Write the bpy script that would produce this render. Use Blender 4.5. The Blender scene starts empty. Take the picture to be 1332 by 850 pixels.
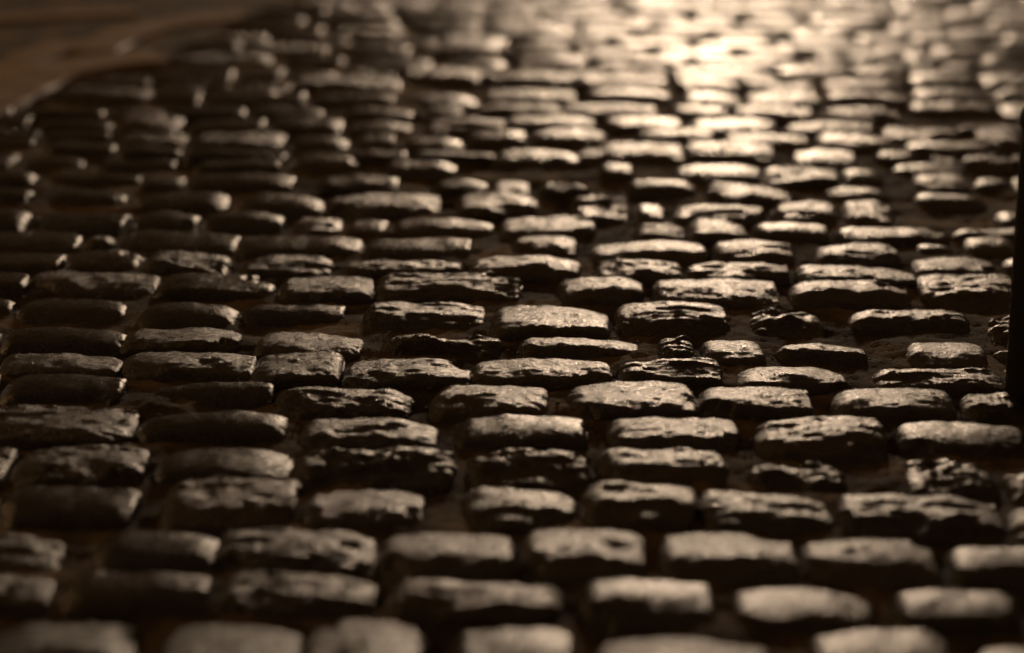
import bpy, math, random
import numpy as np

# ------------------------------------------------------------------ camera
PW, PH = 1332.0, 850.0            # size of the photograph
LENS, SENS = 85.0, 36.0
F = LENS / SENS * PW              # focal length in photograph pixels
CAM_H = 1.30
TILT = math.radians(17.39)        # below the horizontal
scene = bpy.context.scene
C = scene.collection
cam_d = bpy.data.cameras.new('camera')
cam = bpy.data.objects.new('camera', cam_d); C.objects.link(cam)
cam.location = (0, 0, CAM_H)
cam.rotation_euler = (math.pi / 2 - TILT, 0, 0)
cam_d.lens = LENS; cam_d.sensor_width = SENS
cam_d.clip_start = 0.05; cam_d.clip_end = 500


def ground(px, py, z=0.0):
    """the point at height z that a pixel of the photograph shows"""
    a = (px - PW / 2) / F
    b = -(py - PH / 2) / F
    dx = a
    dy = math.cos(TILT) + b * math.sin(TILT)
    dz = -math.sin(TILT) + b * math.cos(TILT)
    t = (z - CAM_H) / dz
    return np.array([dx * t, dy * t])


def pixel(x, y, z=0.0):
    dz = z - CAM_H
    depth = y * math.cos(TILT) - dz * math.sin(TILT)
    up = y * math.sin(TILT) + dz * math.cos(TILT)
    return PW / 2 + F * x / depth, PH / 2 - F * up / depth


fp = ground(666, 458)
cam_d.dof.use_dof = True
cam_d.dof.focus_distance = fp[1] * math.cos(TILT) + CAM_H * math.sin(TILT)
cam_d.dof.aperture_fstop = 1.35
scene.camera = cam

# ------------------------------------------------------------------ night sky and lamps
world = bpy.data.worlds.new('World'); scene.world = world
world.use_nodes = True
bg = world.node_tree.nodes['Background']
# town glow: warm and brighter low over the street, nearly black overhead
_nt = world.node_tree
_tc = _nt.nodes.new('ShaderNodeTexCoord'); _sx = _nt.nodes.new('ShaderNodeSeparateXYZ'); _rp = _nt.nodes.new('ShaderNodeValToRGB')
_nt.links.new(_tc.outputs['Generated'], _sx.inputs[0]); _nt.links.new(_sx.outputs['Z'], _rp.inputs['Fac'])
_e = _rp.color_ramp.elements
_e[0].position = 0.0; _e[0].color = (0.36, 0.20, 0.09, 1)
_e[1].position = 0.75; _e[1].color = (0.42, 0.23, 0.10, 1)
_m = _e.new(0.30); _m.color = (0.42, 0.23, 0.10, 1)
_nt.links.new(_rp.outputs['Color'], bg.inputs['Color'])
bg.inputs['Strength'].default_value = 0.165


def lamp(name, loc, energy, colour, radius):
    l = bpy.data.lights.new(name, 'POINT')
    l.energy = energy; l.color = colour; l.shadow_soft_size = radius
    o = bpy.data.objects.new(name, l); C.objects.link(o); o.location = loc
    return o


LAMP_BEARING = math.radians(5.1)
LAMP_DIST = 21.0
lamp('street_lamp_light', (LAMP_DIST * math.sin(LAMP_BEARING), LAMP_DIST * math.cos(LAMP_BEARING), 2.60),
     3100, (1.0, 0.735, 0.505), 0.60)
lamp('side_lamp_light', (-7.0, 8.0, 3.0), 190, (1.0, 0.55, 0.22), 0.15)

scene.render.engine = 'CYCLES'
scene.cycles.use_denoising = True
scene.cycles.max_bounces = 6
scene.view_settings.view_transform = 'Standard'
scene.view_settings.look = 'None'
scene.view_settings.exposure = 0.0
scene.view_settings.gamma = 1.0
scene.view_settings.use_curve_mapping = False

rng = random.Random(7)


# ------------------------------------------------------------------ noise
def _hash(ix, iy, seed):
    n = (ix.astype(np.int64) * 374761393 + iy.astype(np.int64) * 668265263 + int(seed) * 2246822519) & 0xffffffff
    n = ((n ^ (n >> 13)) * 1274126177) & 0xffffffff
    n = (n ^ (n >> 16)) & 0xffffff
    return n / float(0xffffff)


def vnoise(x, y, seed=0):
    ix = np.floor(x); iy = np.floor(y)
    fx = x - ix; fy = y - iy
    fx = fx * fx * fx * (fx * (fx * 6 - 15) + 10); fy = fy * fy * fy * (fy * (fy * 6 - 15) + 10)
    a = _hash(ix, iy, seed); b = _hash(ix + 1, iy, seed)
    c = _hash(ix, iy + 1, seed); d = _hash(ix + 1, iy + 1, seed)
    return (a * (1 - fx) + b * fx) * (1 - fy) + (c * (1 - fx) + d * fx) * fy


def fbm(x, y, seed=0, octs=4, gain=0.5):
    s = 0; a = 1.0; t = 0
    for o in range(octs):
        s = s + a * (vnoise(x * 2 ** o + 17.3 * o, y * 2 ** o - 9.1 * o, seed + o * 31) * 2 - 1)
        t += a; a *= gain
    return s / t


# ------------------------------------------------------------------ materials
def nodes_of(m):
    m.use_nodes = True
    nt = m.node_tree
    return nt, nt.nodes, nt.links, nt.nodes['Principled BSDF']


def stone_material(name, dark, light, rough_lo, rough_hi, grain):
    m = bpy.data.materials.new(name)
    nt, N, L, P = nodes_of(m)
    geo = N.new('ShaderNodeNewGeometry')
    info = N.new('ShaderNodeObjectInfo')
    n1 = N.new('ShaderNodeTexNoise'); n1.inputs['Scale'].default_value = 38; n1.inputs['Detail'].default_value = 6
    n1.inputs['Roughness'].default_value = 0.65
    L.new(geo.outputs['Position'], n1.inputs['Vector'])
    ramp = N.new('ShaderNodeValToRGB')
    ramp.color_ramp.elements[0].position = 0.32; ramp.color_ramp.elements[0].color = (*dark, 1)
    ramp.color_ramp.elements[1].position = 0.68; ramp.color_ramp.elements[1].color = (*light, 1)
    L.new(n1.outputs['Fac'], ramp.inputs['Fac'])
    hsv = N.new('ShaderNodeHueSaturation')
    mr = N.new('ShaderNodeMapRange'); mr.inputs['To Min'].default_value = 0.6; mr.inputs['To Max'].default_value = 1.4
    L.new(info.outputs['Random'], mr.inputs['Value'])
    L.new(mr.outputs['Result'], hsv.inputs['Value'])
    wn = N.new('ShaderNodeTexWhiteNoise'); wn.noise_dimensions = '1D'; L.new(info.outputs['Random'], wn.inputs['W'])
    mh = N.new('ShaderNodeMapRange'); mh.inputs['To Min'].default_value = 0.485; mh.inputs['To Max'].default_value = 0.515
    L.new(wn.outputs['Value'], mh.inputs['Value']); L.new(mh.outputs['Result'], hsv.inputs['Hue'])
    ms = N.new('ShaderNodeMapRange'); ms.inputs['To Min'].default_value = 0.6; ms.inputs['To Max'].default_value = 1.25
    L.new(wn.outputs['Value'], ms.inputs['Value']); L.new(ms.outputs['Result'], hsv.inputs['Saturation'])
    L.new(ramp.outputs['Color'], hsv.inputs['Color'])
    L.new(hsv.outputs['Color'], P.inputs['Base Color'])
    # worn and dusty patches have their own gloss
    n2 = N.new('ShaderNodeTexNoise'); n2.inputs['Scale'].default_value = 60; n2.inputs['Detail'].default_value = 5
    L.new(geo.outputs['Position'], n2.inputs['Vector'])
    mr2 = N.new('ShaderNodeMapRange')
    mr2.inputs['From Min'].default_value = 0.3; mr2.inputs['From Max'].default_value = 0.7
    mr2.inputs['To Min'].default_value = rough_lo; mr2.inputs['To Max'].default_value = rough_hi
    L.new(n2.outputs['Fac'], mr2.inputs['Value'])
    L.new(mr2.outputs['Result'], P.inputs['Roughness'])
    # grain and pits
    n3 = N.new('ShaderNodeTexNoise'); n3.inputs['Scale'].default_value = 420; n3.inputs['Detail'].default_value = 3
    n3.inputs['Roughness'].default_value = 0.7
    L.new(geo.outputs['Position'], n3.inputs['Vector'])
    n4 = N.new('ShaderNodeTexVoronoi'); n4.inputs['Scale'].default_value = 170
    L.new(geo.outputs['Position'], n4.inputs['Vector'])
    add = N.new('ShaderNodeMath'); add.operation = 'MULTIPLY_ADD'; add.inputs[1].default_value = 0.35
    L.new(n4.outputs['Distance'], add.inputs[0]); L.new(n3.outputs['Fac'], add.inputs[2])
    bump = N.new('ShaderNodeBump'); bump.inputs['Strength'].default_value = 1.0
    bump.inputs['Distance'].default_value = grain
    L.new(add.outputs[0], bump.inputs['Height'])
    L.new(bump.outputs['Normal'], P.inputs['Normal'])
    # mineral grains: some glint, some are dull
    n5 = N.new('ShaderNodeTexNoise'); n5.inputs['Scale'].default_value = 560; n5.inputs['Detail'].default_value = 2
    n5.inputs['Roughness'].default_value = 0.8
    L.new(geo.outputs['Position'], n5.inputs['Vector'])
    mr5 = N.new('ShaderNodeMapRange'); mr5.inputs['From Min'].default_value = 0.42; mr5.inputs['From Max'].default_value = 0.62
    mr5.inputs['To Min'].default_value = 0.0; mr5.inputs['To Max'].default_value = 1.0
    L.new(n5.outputs['Fac'], mr5.inputs['Value'])
    L.new(mr5.outputs['Result'], P.inputs['Specular IOR Level'])
    return m


M_SMOOTH = stone_material('worn_basalt', (0.018, 0.013, 0.009), (0.048, 0.035, 0.024), 0.23, 0.33, 0.0008)
M_GRANITE = stone_material('split_granite', (0.026, 0.018, 0.012), (0.058, 0.042, 0.029), 0.23, 0.34, 0.0017)
M_ROUGH = stone_material('weathered_stone', (0.023, 0.016, 0.010), (0.056, 0.039, 0.025), 0.23, 0.34, 0.0017)
MATS = {'s': M_SMOOTH, 'd': M_SMOOTH, 'g': M_GRANITE, 'l': M_ROUGH, 'r': M_ROUGH, 'b': M_ROUGH}


def soil_material():
    m = bpy.data.materials.new('joint_soil')
    nt, N, L, P = nodes_of(m)
    geo = N.new('ShaderNodeNewGeometry')
    n1 = N.new('ShaderNodeTexNoise'); n1.inputs['Scale'].default_value = 9; n1.inputs['Detail'].default_value = 8
    L.new(geo.outputs['Position'], n1.inputs['Vector'])
    r = N.new('ShaderNodeValToRGB')
    r.color_ramp.elements[0].position = 0.35; r.color_ramp.elements[0].color = (0.040, 0.027, 0.014, 1)
    r.color_ramp.elements[1].position = 0.62; r.color_ramp.elements[1].color = (0.17, 0.115, 0.062, 1)
    e = r.color_ramp.elements.new(0.5); e.color = (0.078, 0.056, 0.034, 1)
    L.new(n1.outputs['Fac'], r.inputs['Fac']); L.new(r.outputs['Color'], P.inputs['Base Color'])
    P.inputs['Roughness'].default_value = 0.9
    P.inputs['Specular IOR Level'].default_value = 0.2
    n3 = N.new('ShaderNodeTexNoise'); n3.inputs['Scale'].default_value = 180; n3.inputs['Detail'].default_value = 5
    L.new(geo.outputs['Position'], n3.inputs['Vector'])
    b = N.new('ShaderNodeBump'); b.inputs['Distance'].default_value = 0.004
    L.new(n3.outputs['Fac'], b.inputs['Height']); L.new(b.outputs['Normal'], P.inputs['Normal'])
    return m


def plain(name, col, rough, spec=0.5, metal=0.0):
    m = bpy.data.materials.new(name)
    nt, N, L, P = nodes_of(m)
    geo = N.new('ShaderNodeNewGeometry')
    n = N.new('ShaderNodeTexNoise'); n.inputs['Scale'].default_value = 55; n.inputs['Detail'].default_value = 5
    L.new(geo.outputs['Position'], n.inputs['Vector'])
    r = N.new('ShaderNodeValToRGB')
    r.color_ramp.elements[0].position = 0.3; r.color_ramp.elements[0].color = (*[c * 0.6 for c in col], 1)
    r.color_ramp.elements[1].position = 0.7; r.color_ramp.elements[1].color = (*[min(1, c * 1.3) for c in col], 1)
    L.new(n.outputs['Fac'], r.inputs['Fac']); L.new(r.outputs['Color'], P.inputs['Base Color'])
    b = N.new('ShaderNodeBump'); b.inputs['Distance'].default_value = 0.001; b.inputs['Strength'].default_value = 0.6
    L.new(n.outputs['Fac'], b.inputs['Height']); L.new(b.outputs['Normal'], P.inputs['Normal'])
    P.inputs['Roughness'].default_value = rough; P.inputs['Specular IOR Level'].default_value = spec
    P.inputs['Metallic'].default_value = metal
    return m


M_SOIL = soil_material()
M_SLAB = plain('tan_sandstone', (0.25, 0.165, 0.09), 0.6)
M_IRON = plain('black_painted_iron', (0.012, 0.011, 0.010), 0.55, 0.3)
M_GRASS = plain('dry_grass_straw', (0.22, 0.13, 0.05), 0.6)
M_GRIT = plain('joint_grit', (0.10, 0.075, 0.05), 0.5)


# ------------------------------------------------------------------ mesh helpers
def link_mesh(name, verts, faces, mat, smooth=True, parent=None):
    me = bpy.data.meshes.new(name)
    verts = np.asarray(verts, dtype=np.float32); faces = np.asarray(faces, dtype=np.int32)
    me.vertices.add(len(verts)); me.vertices.foreach_set('co', verts.ravel())
    k = faces.shape[1]
    me.loops.add(faces.size); me.loops.foreach_set('vertex_index', faces.ravel())
    me.polygons.add(len(faces))
    me.polygons.foreach_set('loop_start', np.arange(0, faces.size, k, dtype=np.int32))
    me.polygons.foreach_set('loop_total', np.full(len(faces), k, dtype=np.int32))
    me.update(calc_edges=True); me.validate()
    if smooth: me.polygons.foreach_set('use_smooth', np.ones(len(me.polygons), dtype=bool))
    me.materials.append(mat)
    o = bpy.data.objects.new(name, me); C.objects.link(o)
    if parent: o.parent = parent
    return o


def tag(o, label=None, cat=None, group=None, kind=None):
    if label: o['label'] = label
    if cat: o['category'] = cat
    if group: o['group'] = group
    if kind: o['kind'] = kind
    return o


def sstep(t):
    t = np.clip(t, 0, 1); return t * t * (3 - 2 * t)


def stone_mesh(W, D, style, seed, nx, ny, pitch=0.0, roll=0.0, narrow=False, far=False):
    """a sett with its top round z = 0, local x across the street, local y up the street; returns verts, faces"""
    r = random.Random(seed)
    # samples packed towards the edges
    def spaced(n):
        t = np.linspace(-1, 1, n)
        return 0.62 * t + 0.38 * np.sin(t * math.pi / 2)
    u = spaced(nx); v = spaced(ny)
    U, V = np.meshgrid(u, v)                     # rows = v
    hw, hd = W / 2, D / 2
    ox, oy = r.uniform(0, 900), r.uniform(0, 900)
    # plan: rounded, slightly irregular quadrilateral
    cr = r.uniform(0.10, 0.24) if style in 'sd' else r.uniform(0.08, 0.22)
    X = U * hw * (1 - cr * 0.5 * V ** 4 * np.abs(U) ** 2)
    Y = V * hd * (1 - cr * 0.75 * np.abs(U) ** 6)
    sk = r.uniform(-0.08, 0.08)
    X = X + sk * Y
    Y = Y + r.uniform(-0.03, 0.03) * X
    wob = 0.0035 if style in 'sdg' else 0.007
    ex = sstep((np.abs(U) - 0.6) / 0.4); ey = sstep((np.abs(V) - 0.5) / 0.5)
    X = X + ex * np.sign(U) * wob * fbm(Y * 22 + ox, U * 0 + oy + np.sign(U) * 5, seed, 3)
    Y = Y + ey * np.sign(V) * wob * fbm(X * 16 + ox, V * 0 + oy + np.sign(V) * 5, seed + 3, 3)
    # edge rounding, a different radius on each side
    big = {'s': 1.0, 'd': 1.25, 'g': 0.8, 'l': 0.65, 'r': 0.9, 'b': 1.1}[style]
    Rf = min(r.uniform(0.022, 0.036) * big, 0.6 * D); Rb = r.uniform(0.010, 0.017) * big
    Rl = min(r.uniform(0.026, 0.048) * big, 0.4 * W); Rr = min(r.uniform(0.010, 0.022) * big, 0.4 * W)
    Rr = min(r.uniform(0.006, 0.013) * big, 0.4 * W) if not far else (r.uniform(0.003, 0.006) if r.random() < 0.4 else r.uniform(0.0015, 0.003))
    if narrow: Rf = r.uniform(0.74, 0.88) * D
    Rf = Rf * (1 + (0.07 if narrow else 0.28) * fbm(X * 24 + ox, Y * 0 + oy, seed + 13, 3))      # the worn front edge wanders
    Rb = Rb * (1 + 0.5 * fbm(X * 20 + ox, Y * 0 + oy, seed + 14, 3))
    Rr = Rr * (1 + 0.6 * fbm(Y * 40 + ox, Y * 0 + oy, seed + 15, 3))
    Z = np.zeros_like(X)
    for coord, half, R in ((-Y, hd, Rf), (Y, hd, Rb), (-X, hw, Rl), (X, hw, Rr)):
        a = np.clip((coord - (half - R)) / R, 0, 0.985)
        Z = Z - R * (1 - np.sqrt(1 - a * a)) * 0.92
    # crown of the worn top
    curv = {'s': 4.0, 'd': 5.6, 'g': 3.4, 'l': 2.6, 'r': 3.2, 'b': 2.6}[style] * r.uniform(0.6, 1.35)
    y0 = r.uniform(0.05, 0.4) * hd
    Z = Z - 0.5 * curv * (Y - y0) ** 2 - {'s': 0.004, 'd': 0.012, 'g': 0.005, 'l': 0.005, 'r': 0.006, 'b': 0.006}[style] * r.uniform(0.5, 1.5) * np.abs(U) ** 4
    xs, ys = X + ox, Y + oy
    # every stone is dressed by hand: corners sit low, the top rolls
    for su in (-1, 1):
        for sv in (-1, 1):
            lo = r.choice([0.0, 0.002, 0.004, 0.009]) * (1.2 if sv > 0 else 1.0)
            Z = Z - lo * (np.clip((su * U + 0.25) / 1.25, 0, 1) * np.clip((sv * V + 0.5) / 1.5, 0, 1)) ** 1.6
    Z = Z + 0.0030 * fbm(xs * 13, ys * 9, seed + 40, 2) * (1 - 0.3 * V)
    Z = Z + 0.0022 * sstep((V - 0.3) / 0.5) * fbm(xs * 34, ys * 12, seed + 41, 3)
    Z = Z - 0.0045 * np.clip(np.maximum(np.abs(U), np.abs(V)) - 0.55, 0, 1) * np.maximum(0, fbm(xs * 48, ys * 48, seed + 42, 3)) * 1.2
    if style in 'sd':
        Z = Z + 0.0018 * fbm(xs * 18, ys * 18, seed, 3) + 0.00055 * fbm(xs * 120, ys * 120, seed + 9, 3)
    elif style == 'g':
        Z = Z + 0.0028 * fbm(xs * 16, ys * 26, seed, 4) + 0.0007 * fbm(xs * 90, ys * 120, seed + 9, 3)
    elif style == 'l':
        warp = 0.010 * fbm(xs * 14, ys * 14, seed + 4, 3)
        n = fbm(xs * 9, (ys + warp) * 62, seed, 3)
        steps = n * 3.0; fl = np.floor(steps); fr = steps - fl
        ter = (fl + sstep((fr - 0.2) / 0.6)) / 3.0
        ter = ter * sstep(0.55 + 1.3 * fbm(xs * 11, ys * 16, seed + 55, 2)) + 0.8 * fbm(xs * 22, ys * 44, seed + 56, 3)
        Z = Z + 0.0045 * ter + 0.0005 * fbm(xs * 100, ys * 140, seed + 9, 3)
    elif style == 'r':
        n = fbm(xs * 17, ys * 38, seed, 4, 0.5)
        Z = Z + 0.0055 * n + 0.0008 * fbm(xs * 130, ys * 130, seed + 9, 2)
    elif style == 'b':
        n = fbm(xs * 14, ys * 30, seed, 4, 0.6)
        Z = Z - 0.004 + 0.024 * np.maximum(n, -0.25) * (1 - 0.5 * np.abs(U))
    # a chipped corner or a spall on some stones
    if r.random() < (0.25 if style in 'sd' else 0.55):
        cu, cv = r.choice([-1, 1]) * r.uniform(0.6, 1), r.choice([-1, 1]) * r.uniform(0.5, 1)
        q = np.sqrt(((U - cu) * 2.2) ** 2 + ((V - cv) * 1.5) ** 2) + 0.25 * fbm(xs * 60, ys * 60, seed + 21, 2)
        Z = Z - r.uniform(0.004, 0.010) * sstep((0.75 - q) / 0.35)
    Z = Z + math.tan(math.radians(pitch)) * Y + math.tan(math.radians(roll)) * X
    # skirt down into the bedding
    nyy, nxx = Z.shape
    verts = np.stack([X, Y, Z], -1).reshape(-1, 3)
    ring = [j for j in range(nxx)] + [i * nxx + nxx - 1 for i in range(1, nyy)] \
        + [(nyy - 1) * nxx + j for j in range(nxx - 2, -1, -1)] + [i * nxx for i in range(nyy - 2, 0, -1)]
    low = verts[ring].copy(); mid = verts[ring].copy()
    mid[:, 2] -= 0.012
    low[:, :2] *= 0.97; low[:, 2] = -0.095
    base = len(verts); nr = len(ring)
    verts = np.concatenate([verts, mid, low])
    ii, jj = np.meshgrid(np.arange(nyy - 1), np.arange(nxx - 1), indexing='ij')
    a = (ii * nxx + jj).ravel()
    faces = [np.stack([a, a + 1, a + nxx + 1, a + nxx], -1)]
    k = np.arange(nr); k2 = (k + 1) % nr; ring = np.array(ring)
    faces.append(np.stack([ring[k], base + k, base + k2, ring[k2]], -1))
    faces.append(np.stack([base + k, base + nr + k, base + nr + k2, base + k2], -1))
    return verts, np.concatenate(faces)


# ------------------------------------------------------------------ the setts, read off the photograph row by row
# (x left, x right, y of the back edge, style, pitch)   s smooth, d domed, g grainy flat, l layered, r lumpy, b broken and low
ROWS = [
 (861, [(372,545,800,'s',0),(575,745,806,'s',0),(775,1012,813,'s',0),(1048,1240,812,'s',0),(1267,1440,820,'s',0)]),  # placeholder, replaced below
]
R = {}
R['O'] = (985, [])
R['N'] = (920, [])
R['M'] = (800, [(-30,175,792,'r',-2),(203,387,796,'g',-1),(372+20,548,801,'g',1),(573,745,806,'s',1),(775,1012,813,'g',1),(1048,1240,812,'s',1),(1267,1450,820,'s',0)])
R['L'] = (746, [(-110,65,744,'r',1),(80,270,742,'s',1),(278,487,741,'r',2),(500,720,755,'r',0),(745,928,746,'s',1),(948,1135,757,'s',2),(1158,1318,762,'s',0),(1345,1520,770,'s',0)])
R['K'] = (684, [(-100,82,686,'r',-3),(113,288,681,'d',-1),(285,485,681,'l',0),(490,665,684,'g',1),(675,836,684,'g',0),(853,1032,685,'g',1),(1045,1212,697,'g',2),(1225,1420,705,'s',1)])
R['J'] = (627, [(-2,177,625,'s',-1),(215,382,621,'l',0),(388,550,630,'g',0),(592,748,628,'r',1),(752,902,628,'r',1),(910,1076,633,'r',2),(1092,1298,641,'r',2),(1312,1480,655,'r',-1)])
R['I'] = (576, [(-120,14,572,'r',-3),(18,190,571,'r',-2),(200,382,566,'d',-3),(378+5,587,578,'b',-1),(597,763,577,'b',0),(778,940,578,'r',2),(963,1098,592,'b',0),(1160,1290,586,'b',-1),(1305,1480,600,'b',-3)])
R['H'] = (532, [(-20,172,521,'l',-3),(172,373,530,'d',0),(390,568,535,'r',1),(588,758,533,'s',-2),(787,957,537,'g',2),(974,1145,535,'r',1),(1158,1330,541,'s',-1)])
R['G'] = (496, [(0,160,483,'s',-1),(190,354,487,'s',-4),(357,532,498,'r',1),(560,712,496,'g',1),(734,902,493,'g',1),(905,1052,502,'g',2),(1080,1236,505,'g',0),(1247,1329,509,'r',1)])
R['F'] = (462, [(-3,158,455,'g',0),(154,330,453,'g',0),(320+6,444,458,'g',1),(443+6,610,461,'l',0),(612,790,465,'g',2),(804,936,468,'l',2),(953,1099,473,'g',4),(1132,1300,475,'r',2),(1308,1370,470,'r',0)])
R['E'] = (430, [(3,165,420,'d',-3),(153+4,311,424,'g',-2),(335,470,427,'g',-1),(492,650,430,'b',-5),(672,830,431,'g',-5),(853,903,431,'b',0),(912,992,433,'g',-2),(1003,1125,441,'g',-4),(1175,1279,438,'g',-3),(1291,1322,441,'r',0)])
R['D'] = (388, [(-60,16,374,'s',-4),(14,166,379,'d',-2),(174,310,382,'d',-2),(304,443,385,'s',-4),(477,628,384,'l',1),(637,790,393,'g',-1),(800,942,391,'l',3),(962,1070,394,'b',-1),(1100,1258,396,'r',-4),(1278,1330,404,'b',-3)])
R['C'] = (358, [(-90,34,350,'s',-2),(36,204,348,'g',-1),(199,356,352,'s',-2),(361,484,355,'g',-1),(490,672,355,'l',0),(725,834,360,'g',2),(848,1008,360,'g',4),(1027,1179,366,'g',3),(1196,1322,352,'l',2)])
R['B'] = (331, [(-60,80,325,'s',-2),(82,182,321,'s',-2),(186,298,325,'r',-1),(308,431,328,'r',-1),(443,598,333,'r',0),(612,752,330,'r',1),(768,885,336,'r',1),(891,1023,340,'l',2),(1036,1186,342,'g',2),(1186,1292,330,'g',-2),(1300,1400,336,'s',0)])
R['A'] = (305, [(-40,103,295,'s',-2),(107,146,304,'s',-2),(156,309,294,'s',-1),(306,470,300,'d',-2),(472,610,303,'s',-1),(661,749,304,'g',1),(763,915,309,'g',2),(922,1030,310,'r',2),(1059,1166,316,'r',2),(1186,1240,306,'s',-5),(1246,1318,299,'s',0)])
R['Z'] = (275, [(-60,40,262,'d',-3),(54,165,268,'s',-3),(175,258,270,'s',-2),(262,368,272,'s',-1),(374,445,276,'r',-1),(507,640,276,'s',1),(650,772,281,'g',1),(822,890,290,'r',1),(973,1075,287,'s',2),(1088,1230,291,'s',1)])
R['Y'] = (250, [(-60,40,236,'d',-3),(50,163,240,'d',-2),(165,296,243,'d',-2),(313,420,245,'d',0),(425,569,247,'g',1),(592,697,253,'l',1),(741,816,251,'b',2),(872,992,260,'r',2),(1000,1086,261,'r',1),(1092,1160,258,'r',0),(1185,1282,244,'d',1),(1290,1345,270,'s',-3)])
R['X'] = (230, [(-40,45,218,'d',-3),(60,180,222,'s',-4),(240,380,221,'d',-1),(408,516,228,'s',0),(554,633,233,'d',2),(692,768,232,'b',2),(807,905,233,'d',3),(915,1024,236,'l',2),(1062,1166,240,'d',2),(1186,1256,220,'r',1),(1262,1316,222,'s',-4)])
R['W'] = (209, [(22,110,195,'d',0),(120,225,200,'s',-4),(250,362,206,'s',-3),(369,466,197,'d',0),(493,592,203,'d',1),(630,750,186,'d',1),(771,824,210,'d',2),(874,985,210,'s',4),(1088,1148,217,'d',1),(1256,1318,200,'s',1)])
R['V'] = (190, [(-40,40,176,'s',-4),(60,150,180,'s',-3),(239,370,194,'s',0),(645,735,206-12,'d',0),(751,887,184,'l',2),(892,1002,187,'l',4),(1026,1109,192,'s',3),(1132,1196,196,'d',2),(1206,1250,200,'b',-2)])
R['U'] = (171, [(370,452,172,'d',0),(515,600,172,'d',-2),(684,782,164,'r',2),(822,926,167,'s',2),(934,1048,171,'s',4),(1058,1152,172,'s',3),(1175,1282,180,'s',2),(1268,1330,166,'r',1)])
R['T'] = (152, [(446,532,154,'s',0),(550,652,150,'r',1),(657,771,145,'g',3),(780,883,149,'s',4),(893,1006,151,'s',4),(1020,1136,156,'r',2),(1145,1240,160,'r',0)])
R['S'] = (136, [(135,210,140,'s',0),(320,418,137,'s',1),(446,534,139,'s',1),(550,600,136,'r',1),(728,850,134,'g',1),(868,942,137,'s',4),(947,1056,138,'s',4),(1070,1166,140,'r',2),(1185,1296,128,'s',1)])
R['Q'] = (118, [(515,620,116,'d',-3),(632,745,112,'g',3),(758,868,114,'s',4),(882,960,117,'s',4),(968,1062,118,'r',3),(1070,1180,112,'s',2)])
R['P'] = (101, [(300,376,106,'s',0),(520,622,88,'g',3),(636,742,94,'g',4),(742,864,99,'s',4),(874,958,101,'s',4),(964,1056,101,'r',3),(1180,1272,92,'s',1)])
R['Pa'] = (86, [(305,366,62+22,'s',0),(440,512,90,'s',0),(1106,1172,76+8,'r',2)])
R['Pb'] = (72, [])
R['Pc'] = (58.5, [])
R['Pd'] = (46, [])
R['Pe'] = (34, [])
R['Pf'] = (22.5, [])
R['Pg'] = (11.5, [])
R['Ph'] = (1, [])
R['Pi'] = (-9, [])
R['Pj'] = (-19, [])
R['Pk'] = (-29, [])
R['Pl'] = (-38, [])
R['Pm'] = (-47, [])
R['Pn'] = (-56, [])
order = ['O', 'N', 'M', 'L', 'K', 'J', 'I', 'H', 'G', 'F', 'E', 'D', 'C', 'B', 'A', 'Z', 'Y', 'X', 'W', 'V', 'U', 'T', 'S', 'Q', 'P',
         'Pa', 'Pb', 'Pc', 'Pd', 'Pe', 'Pf', 'Pg', 'Ph', 'Pi', 'Pj', 'Pk', 'Pl', 'Pm', 'Pn']
SLOPE = 0.016
YH = PH / 2 - F * math.tan(TILT)


def row_back(k, x):
    """y of the back edge of row k at pixel column x"""
    y0, st = R[k]
    if not st: return y0 + SLOPE * (x - 666)
    st = sorted(st)
    xs = [(s[0] + s[1]) / 2 for s in st]; ys = [s[2] for s in st]
    # beyond the traced ones the row carries on with its own slope
    if x < xs[0]: return ys[0] + SLOPE * (x - xs[0])
    if x > xs[-1]: return ys[-1] + SLOPE * (x - xs[-1])
    return float(np.interp(x, xs, ys))


def kerb_limit(y):
    """left end of the sett rows in the far left corner, where the long gutter slabs lie"""
    if y > 126: return -400
    if y > 100: return 60
    return float(np.interp(y, [-60, 0, 14, 45, 62, 84, 100], [480, 385, 325, 285, 235, 205, 100]))


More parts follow.
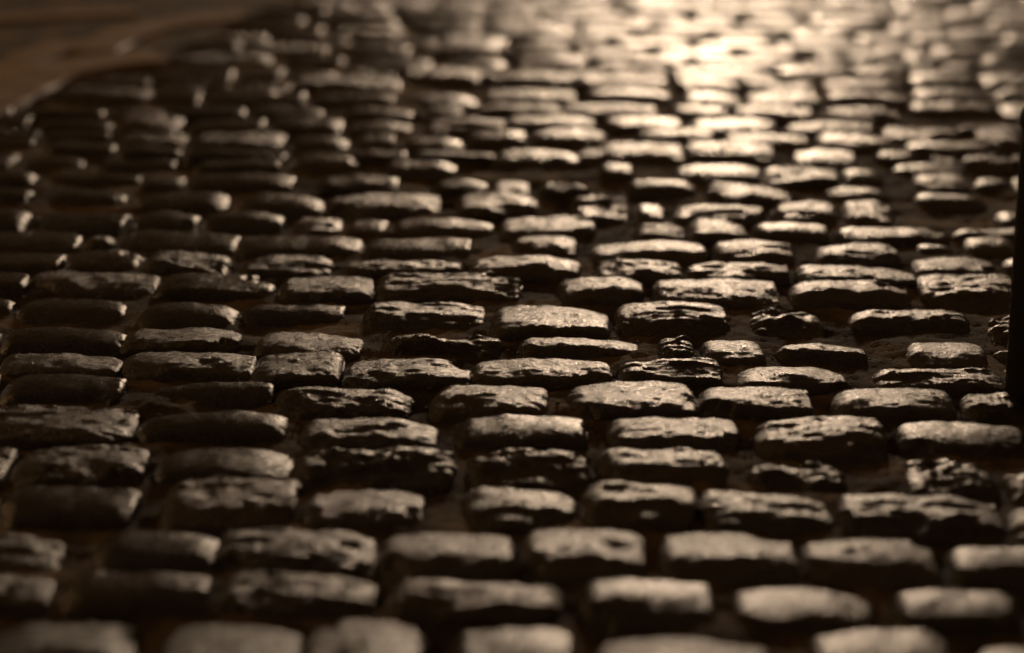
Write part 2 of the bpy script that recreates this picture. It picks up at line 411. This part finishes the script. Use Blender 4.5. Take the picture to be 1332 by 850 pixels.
YAW = math.atan2((870 - PW / 2) * math.cos(TILT), F)     # direction of the street
ax_y = np.array([math.sin(YAW), math.cos(YAW)])
setts = []
for n, k in enumerate(order):
    y0, traced = R[k]
    traced = sorted(traced)
    margin = 260
    scale = (y0 - YH) / (660 - YH)
    pitch_px = (186 if y0 > 95 else 225) * scale
    xs_lo, xs_hi = max(-margin, kerb_limit(y0)), PW + margin
    items = [(t, True) for t in traced]
    # free stretches between the traced ones
    cur = xs_lo + (rng.uniform(-0.5, 0) * pitch_px if xs_lo < 0 else 0); spans = []
    for t in traced:
        spans.append((cur, t[0])); cur = t[1]
    spans.append((cur, xs_hi))
    if not traced:                                    # an unbroken row of its own rhythm
        spans = []; cur = xs_lo - rng.uniform(0, 0.9) * pitch_px * (1 if xs_lo < 0 else 0.15)
        while cur < xs_hi:
            w_ = pitch_px * rng.uniform(0.65, 1.2); spans.append((cur, cur + w_)); cur += w_
    gap = 9 * scale
    for a, b in spans:
        L_ = b - a
        if L_ < 0.45 * pitch_px: continue
        m = max(1, round(L_ / pitch_px))
        cuts = [a + L_ * (i + (rng.uniform(-0.22, 0.22) if 0 < i < m else 0)) / m for i in range(m + 1)]
        for c0, c1 in zip(cuts, cuts[1:]):
            cx = (c0 + c1) / 2
            st = rng.choices('sgdrlb', [5, 4, 3, 2, 1.5, 0.6] if y0 > 130 else [5, 6, 1, 0.5, 0, 0])[0]
            items.append(((c0 + gap * 0.6, c1 - gap * 0.6, row_back(k, cx) + rng.uniform(-1.5, 1.5) * scale, st,
                           rng.uniform(-3, 2.5)), False))
    for t, is_traced in sorted(items):
        x0, x1, yb, st, pit = t
        xm = (x0 + x1) / 2
        back = ground(xm, yb)
        nxt = order[n - 1] if n else None
        yf = row_back(nxt, xm) if nxt else yb + 75
        yf = max(yf, yb + 0.55 * 3.45e-5 * (yb - YH) ** 2)
        yf = min(yf, yb + 1.6 * 3.45e-5 * (yb - YH) ** 2)
        front = ground(xm, yf)
        D = max(0.05, (back[1] - front[1]) - rng.uniform(0.009, 0.015))
        ymid = yb + 0.35 * (yf - yb)
        W = ground(x1, ymid)[0] - ground(x0, ymid)[0]
        c = ground(xm, ymid)
        ctr = np.array([c[0], 0.0]); yc = back[1] - D / 2
        ctr = np.array([c[0] + (yc - c[1]) * math.tan(YAW) * 0.5, yc])
        visible = (x1 > 4 and x0 < PW - 4 and yb < PH - 6 and yf > 4)
        if x0 > 1312 and 120 < yb < 545: visible = False      # hidden behind the bollard
        setts.append(dict(row=n, key=k, x0=x0, x1=x1, yb=yb, yf=yf, st=st, pit=pit, W=W, D=D, c=ctr, vis=visible,
                          traced=is_traced, size=(x1 - x0) * (yf - yb)))

# the 300 that show largest are things; what is left, with the paving outside the frame, is one mass
vis = sorted([s for s in setts if s['vis']], key=lambda s: -s['size'])
keep = set(id(s) for s in vis[:300])
print('setts in view', len(vis), 'all', len(setts))

ORD = ['zeroth', 'first', 'second', 'third', 'fourth', 'fifth', 'sixth', 'seventh', 'eighth', 'ninth', 'tenth', 'eleventh', 'twelfth',
       'thirteenth', 'fourteenth', 'fifteenth', 'sixteenth', 'seventeenth', 'eighteenth', 'nineteenth', 'twentieth', 'twenty-first',
       'twenty-second', 'twenty-third', 'twenty-fourth', 'twenty-fifth', 'twenty-sixth', 'twenty-seventh', 'twenty-eighth',
       'twenty-ninth', 'thirtieth', 'thirty-first', 'thirty-second', 'thirty-third', 'thirty-fourth', 'thirty-fifth']
LOOK = {'s': ['smooth flat-topped', 'smooth worn'], 'd': ['rounded domed', 'humped smooth'], 'g': ['grainy flat', 'fine-grained'],
        'l': ['ridged layered', 'flaky layered'], 'r': ['lumpy uneven', 'pitted lumpy'], 'b': ['broken low', 'crumbled sunken']}


def look_of(s):
    w = s['x1'] - s['x0']; rel = w / (186 * (s['yb'] - YH) / (660 - YH))
    size = 'wide ' if rel > 1.02 else ('short ' if rel < 0.7 else '')
    xm = (s['x0'] + s['x1']) / 2
    tone = 'dark ' if (xm < 330 or s['pit'] <= -3) else ('bright ' if (s['yb'] < 210 and 620 < xm < 1080) else '')
    return size + tone + LOOK[s['st']][int(w) % 2]


rows_in_view = []
for n in range(len(order)):
    rs = sorted([s for s in setts if s['row'] == n and id(s) in keep], key=lambda s: s['x0'])
    if rs: rows_in_view.append(rs)
mass_v, mass_f, off = [], [], 0
seed = 100
for s in setts:
    seed += 1
    kept = id(s) in keep
    near = abs(s['yb'] - 460) < 130
    if not kept: nx, ny = 20, 14
    elif near: nx, ny = 66, 42
    elif s['yb'] > 560: nx, ny = 52, 34
    elif s['yb'] > 200: nx, ny = 44, 28
    else: nx, ny = 30, 18
    r = random.Random(seed)
    roll = r.gauss(0, 1.1); pitch = (s['pit'] if s['pit'] > -3 else s['pit'] * 1.8 + 2) + r.gauss(0, 0.7)
    narrow = s['pit'] <= -4
    if s['W'] < 0.055: s['D'] = min(s['D'], 0.055)
    v, f = stone_mesh(s['W'] * 1.05, s['D'], s['st'], seed, nx, ny, pitch, roll, narrow, s['yb'] < 250)
    loc = (s['c'][0], s['c'][1], r.gauss(0, 0.0025)  - (0.008 if s['W'] < 0.055 else 0))
    ori = -YAW * 0.35 + r.gauss(0, 0.9) * math.pi / 180
    if kept:
        o = link_mesh('cobblestone', v, f, MATS[s['st']])
        o.location = loc; o.rotation_euler = (0, 0, ori)
        s['obj'] = o
    else:
        ca, sa = math.cos(ori), math.sin(ori)
        w = v.copy(); w[:, 0] = v[:, 0] * ca - v[:, 1] * sa + loc[0]; w[:, 1] = v[:, 0] * sa + v[:, 1] * ca + loc[1]; w[:, 2] += loc[2]
        mass_v.append(w); mass_f.append(f + off); off += len(w)
for ri, rs in enumerate(rows_in_view):
    for ci, s in enumerate(rs):
        lab = f"{look_of(s)} cobblestone, {ORD[ci + 1]} from the left in the {ORD[ri + 1]} row from the bottom"
        tag(s['obj'], lab, 'cobblestone', 'cobblestones of the street')
if mass_v:
    o = link_mesh('cobblestones_far', np.concatenate(mass_v), np.concatenate(mass_f), M_GRANITE)
    o.name = 'cobblestone_paving'
    tag(o, 'blurred small cobblestones at the far end of the street and around its edges', 'paving', None, 'stuff')

# ------------------------------------------------------------------ ground
gx = np.linspace(-2.2, 2.6, 480); gy = np.linspace(2.2, 10.5, 760)
GX, GY = np.meshgrid(gx, gy)
GZ = -0.020 + 0.013 * fbm(GX * 7, GY * 9, 5, 4) + 0.003 * sstep((GY - 6.0) / 1.0) + 0.004 * fbm(GX * 60, GY * 60, 8, 3)
_d = GY * math.cos(TILT) + CAM_H * math.sin(TILT)
PX_ = PW / 2 + F * GX / _d; PY_ = PH / 2 - F * (GY * math.sin(TILT) - CAM_H * math.cos(TILT)) / _d
lim = np.interp(PY_, [-60, 0, 14, 45, 62, 84, 100, 126, 127], [480, 385, 325, 285, 235, 205, 100, 60, -400])
GZ = np.where(PX_ < lim - 8, -0.010 + 0.25 * (GZ + 0.022), GZ)      # the trodden verge beside the gutter slabs
edge = np.minimum(np.minimum(GX - gx[0], gx[-1] - GX), np.minimum(GY - gy[0], gy[-1] - GY))
GZ = GZ - 0.03 * (1 - sstep(edge / 0.2))
vv = np.stack([GX, GY, GZ], -1).reshape(-1, 3)
ii, jj = np.meshgrid(np.arange(len(gy) - 1), np.arange(len(gx) - 1), indexing='ij')
a = (ii * len(gx) + jj).ravel()
o = link_mesh('ground', vv, np.stack([a, a + 1, a + len(gx) + 1, a + len(gx)], -1), M_SOIL)
tag(o, 'sandy brown earth packed in the joints between the cobblestones', None, None, 'structure')
big = np.array([(-200, -200, -0.078), (200, -200, -0.078), (200, 300, -0.078), (-200, 300, -0.078)])
o = link_mesh('ground', big, np.array([[0, 1, 2, 3]]), M_SOIL, smooth=False)
o.name = 'terrain'
tag(o, 'dark ground carrying on under and past the paving', None, None, 'structure')


# ------------------------------------------------------------------ long gutter slabs in the far left corner
def slab(path, width, seed, h=0.001):
    """a long curved stone along pixel path"""
    P = np.array([ground(*p) for p in path])
    t = np.linspace(0, 1, len(P)); tt = np.linspace(0, 1, 60)
    cx = np.interp(tt, t, P[:, 0]); cy = np.interp(tt, t, P[:, 1])
    for _ in range(30):
        cx[1:-1] = (cx[:-2] + cx[1:-1] * 2 + cx[2:]) / 4; cy[1:-1] = (cy[:-2] + cy[1:-1] * 2 + cy[2:]) / 4
    tx = np.gradient(cx); ty = np.gradient(cy); ln = np.hypot(tx, ty); tx /= ln; ty /= ln
    prof = np.linspace(-1, 1, 17)
    V = []
    for i in range(60):
        e = min(1, math.sqrt(max(0, 1 - max(0, abs(tt[i] - 0.5) * 2 - 0.9) ** 2 / 0.01)) + 0.25)
        for q in prof:
            w = width / 2 * q * e
            x = cx[i] - ty[i] * w; y = cy[i] + tx[i] * w
            z = h * (1 - abs(q) ** 5 * 1.6) * e + 0.004 * float(fbm(np.array([x * 9.]), np.array([y * 9.]), seed, 3)[0])
            V.append((x, y, z))
        V.append((V[-1][0], V[-1][1], -0.08)); V.append((V[-18][0], V[-18][1], -0.08))
    V = np.array(V); m = 19; F_ = []
    # wound so that the top faces up
    for i in range(59):
        for j in range(16): F_.append((i * m + j + 1, i * m + j, (i + 1) * m + j, (i + 1) * m + j + 1))
        F_.append((i * m + 16, (i + 1) * m + 16, (i + 1) * m + 17, i * m + 17))
        F_.append((i * m, i * m + 18, (i + 1) * m + 18, (i + 1) * m))
    for i in (0, 59):
        for j in range(0, 8):
            F_.append((i * m + j, i * m + j + 1, i * m + 15 - j, i * m + 16 - j))
        F_.append((i * m, i * m + 16, i * m + 17, i * m + 18))
    return link_mesh('gutter_slab', V, np.array(F_), M_SLAB)


tag(slab([(-60, 150), (0, 122), (60, 92), (130, 78), (212, 72)], 0.19, 3),
    'long pale curved gutter slab, the brightest and nearest one at far left', 'gutter slab', 'long gutter slabs at the far left')
tag(slab([(-120, 130), (-20, 104), (20, 80), (80, 57), (92, 52)], 0.12, 4),
    'short dim gutter slab above the pale curved one, cut by the left edge', 'gutter slab', 'long gutter slabs at the far left')
tag(slab([(118, 66), (150, 48), (200, 32), (250, 24), (322, 19)], 0.14, 5),
    'brown curved gutter slab farther up than the pale one, beside the small stones', 'gutter slab', 'long gutter slabs at the far left')
tag(slab([(-60, 30), (20, 22), (90, 18), (180, 13)], 0.12, 6),
    'faint brown gutter slab in the topmost left corner', 'gutter slab', 'long gutter slabs at the far left')

# ------------------------------------------------------------------ bollard at the right edge
def lathe(name, prof, c, mat, parent=None, seg=64):
    V, F_ = [], []
    for r_, z_ in prof:
        for i in range(seg):
            t = 2 * math.pi * i / seg
            V.append((c[0] + r_ * math.cos(t), c[1] + r_ * math.sin(t), z_))
    for k in range(len(prof) - 1):
        for i in range(seg):
            j = (i + 1) % seg
            F_.append((k * seg + i, k * seg + j, (k + 1) * seg + j, (k + 1) * seg + i))
    return link_mesh(name, V, np.array(F_), mat, parent=parent)


bc = ground(1374, 508)
rad = (ground(1374, 508)[0] - ground(1308, 508)[0])
b = bpy.data.objects.new('bollard', None); C.objects.link(b); b.location = (bc[0], bc[1], 0)
tag(b, 'black iron bollard standing at the right edge of the cobbles', 'bollard')
lathe('post', [(rad * 1.0, -0.06), (rad * 1.0, 0.38), (rad * 0.985, 0.44)], (0, 0), M_IRON, b)
lathe('cap', [(rad * 0.985, 0.4405), (rad * 1.03, 0.448), (rad * 1.03, 0.465), (rad * 0.97, 0.475), (rad * 0.8, 0.495), (rad * 0.5, 0.51), (0.001, 0.516)], (0, 0), M_IRON, b)

# ------------------------------------------------------------------ grit in the joints
gv, gf = [], []
goff = 0
rg = random.Random(11)
ico = [(0, 0, 1), (0.9, 0, 0.1), (0.2, 0.85, 0), (-0.75, 0.5, 0.1), (-0.7, -0.6, 0), (0.25, -0.9, 0.1), (0, 0, -0.7)]
icf = [(0, 1, 2), (0, 2, 3), (0, 3, 4), (0, 4, 5), (0, 5, 1), (6, 2, 1), (6, 3, 2), (6, 4, 3), (6, 5, 4), (6, 1, 5)]
for _ in range(9000):
    # along the gaps at the ends and fronts of the stones
    s = rg.choice(setts)
    if rg.random() < 0.75:
        x = s['c'][0] + rg.choice([-1, 1]) * (s['W'] / 2 + rg.uniform(-0.004, 0.016)); y = s['c'][1] + rg.uniform(-.6, .6) * s['D']
    else:
        x = s['c'][0] + rg.uniform(-.5, .5) * s['W']; y = s['c'][1] - s['D'] / 2 - rg.uniform(0.0, 0.014)
    q = rg.uniform(0.0012, 0.004) * (1.6 if rg.random() < 0.08 else 1); z = -0.026 + rg.uniform(-0.006, 0.012)
    t = rg.uniform(0, 6.28); c_, s_ = math.cos(t), math.sin(t)
    for p in ico:
        px_, py_, pz_ = (p[0] * rg.uniform(.7, 1.2), p[1] * rg.uniform(.7, 1.2), p[2] * rg.uniform(.5, .9))
        gv.append((x + q * (px_ * c_ - py_ * s_), y + q * (px_ * s_ + py_ * c_), z + q * pz_))
    gf += [tuple(goff + i for i in f) for f in icf]; goff += 7
o = link_mesh('gravel', gv, np.array(gf), M_GRIT, smooth=False)
tag(o, 'loose grit and crumbs lying in the joints between the cobblestones', 'gravel', None, 'stuff')

# ------------------------------------------------------------------ dry grass wisps caught between the stones
wv, wf, woff = [], [], 0


def wisp(p0, p1, arch, z0, thick=0.0007):
    global woff
    a_ = ground(*p0, z0); b_ = ground(*p1, z0)
    n_ = 14
    for i in range(n_ + 1):
        t = i / n_
        x = a_[0] + (b_[0] - a_[0]) * t; y = a_[1] + (b_[1] - a_[1]) * t
        z = z0 + arch * math.sin(math.pi * t)
        w = thick * (1 - 0.7 * t)
        for k in range(3):
            an = k * 2.094
            wv.append((x + w * math.cos(an) * 0.6, y + w * math.cos(an), z + w * math.sin(an)))
        if i:
            for k in range(3):
                k2 = (k + 1) % 3
                wf.append((woff + (i - 1) * 3 + k, woff + (i - 1) * 3 + k2, woff + i * 3 + k2, woff + i * 3 + k))
    woff += 3 * (n_ + 1)


for a_, b_, arch, z0 in [((915, 436), (866, 430), 0.006, 0.004), ((985, 455), (1032, 452), 0.003, 0.004), ((990, 464), (1012, 469), 0.003, 0.003),
                         ((1000, 470), (1018, 452), 0.004, 0.004), ((1066, 450), (1078, 462), 0.004, 0.004), ((890, 418), (900, 428), 0.004, 0.004),
                         ((494, 452), (509, 432), 0.008, -0.012), ((497, 448), (494, 438), 0.003, -0.012), ((476, 437), (484, 434), 0.003, -0.004),
                         ((1035, 466), (1052, 462), 0.002, 0.002)]:
    wisp(a_, b_, arch, z0)
for _ in range(70):
    s = rg.choice([q for q in setts if q['vis']])
    cx_, cy_ = pixel(s['c'][0] + rg.choice([-1, 1]) * s['W'] * 0.52, s['c'][1] + rg.uniform(-.4, .4) * s['D'])
    wisp((cx_, cy_), (cx_ + rg.uniform(-18, 18), cy_ + rg.uniform(-12, 8)), rg.uniform(0.001, 0.007), rg.uniform(-0.035, -0.012), 0.0006)
o = link_mesh('dry_grass', wv, np.array(wf), M_GRASS)
tag(o, 'thin dry straw-coloured grass wisps caught between the cobblestones', 'grass', None, 'stuff')
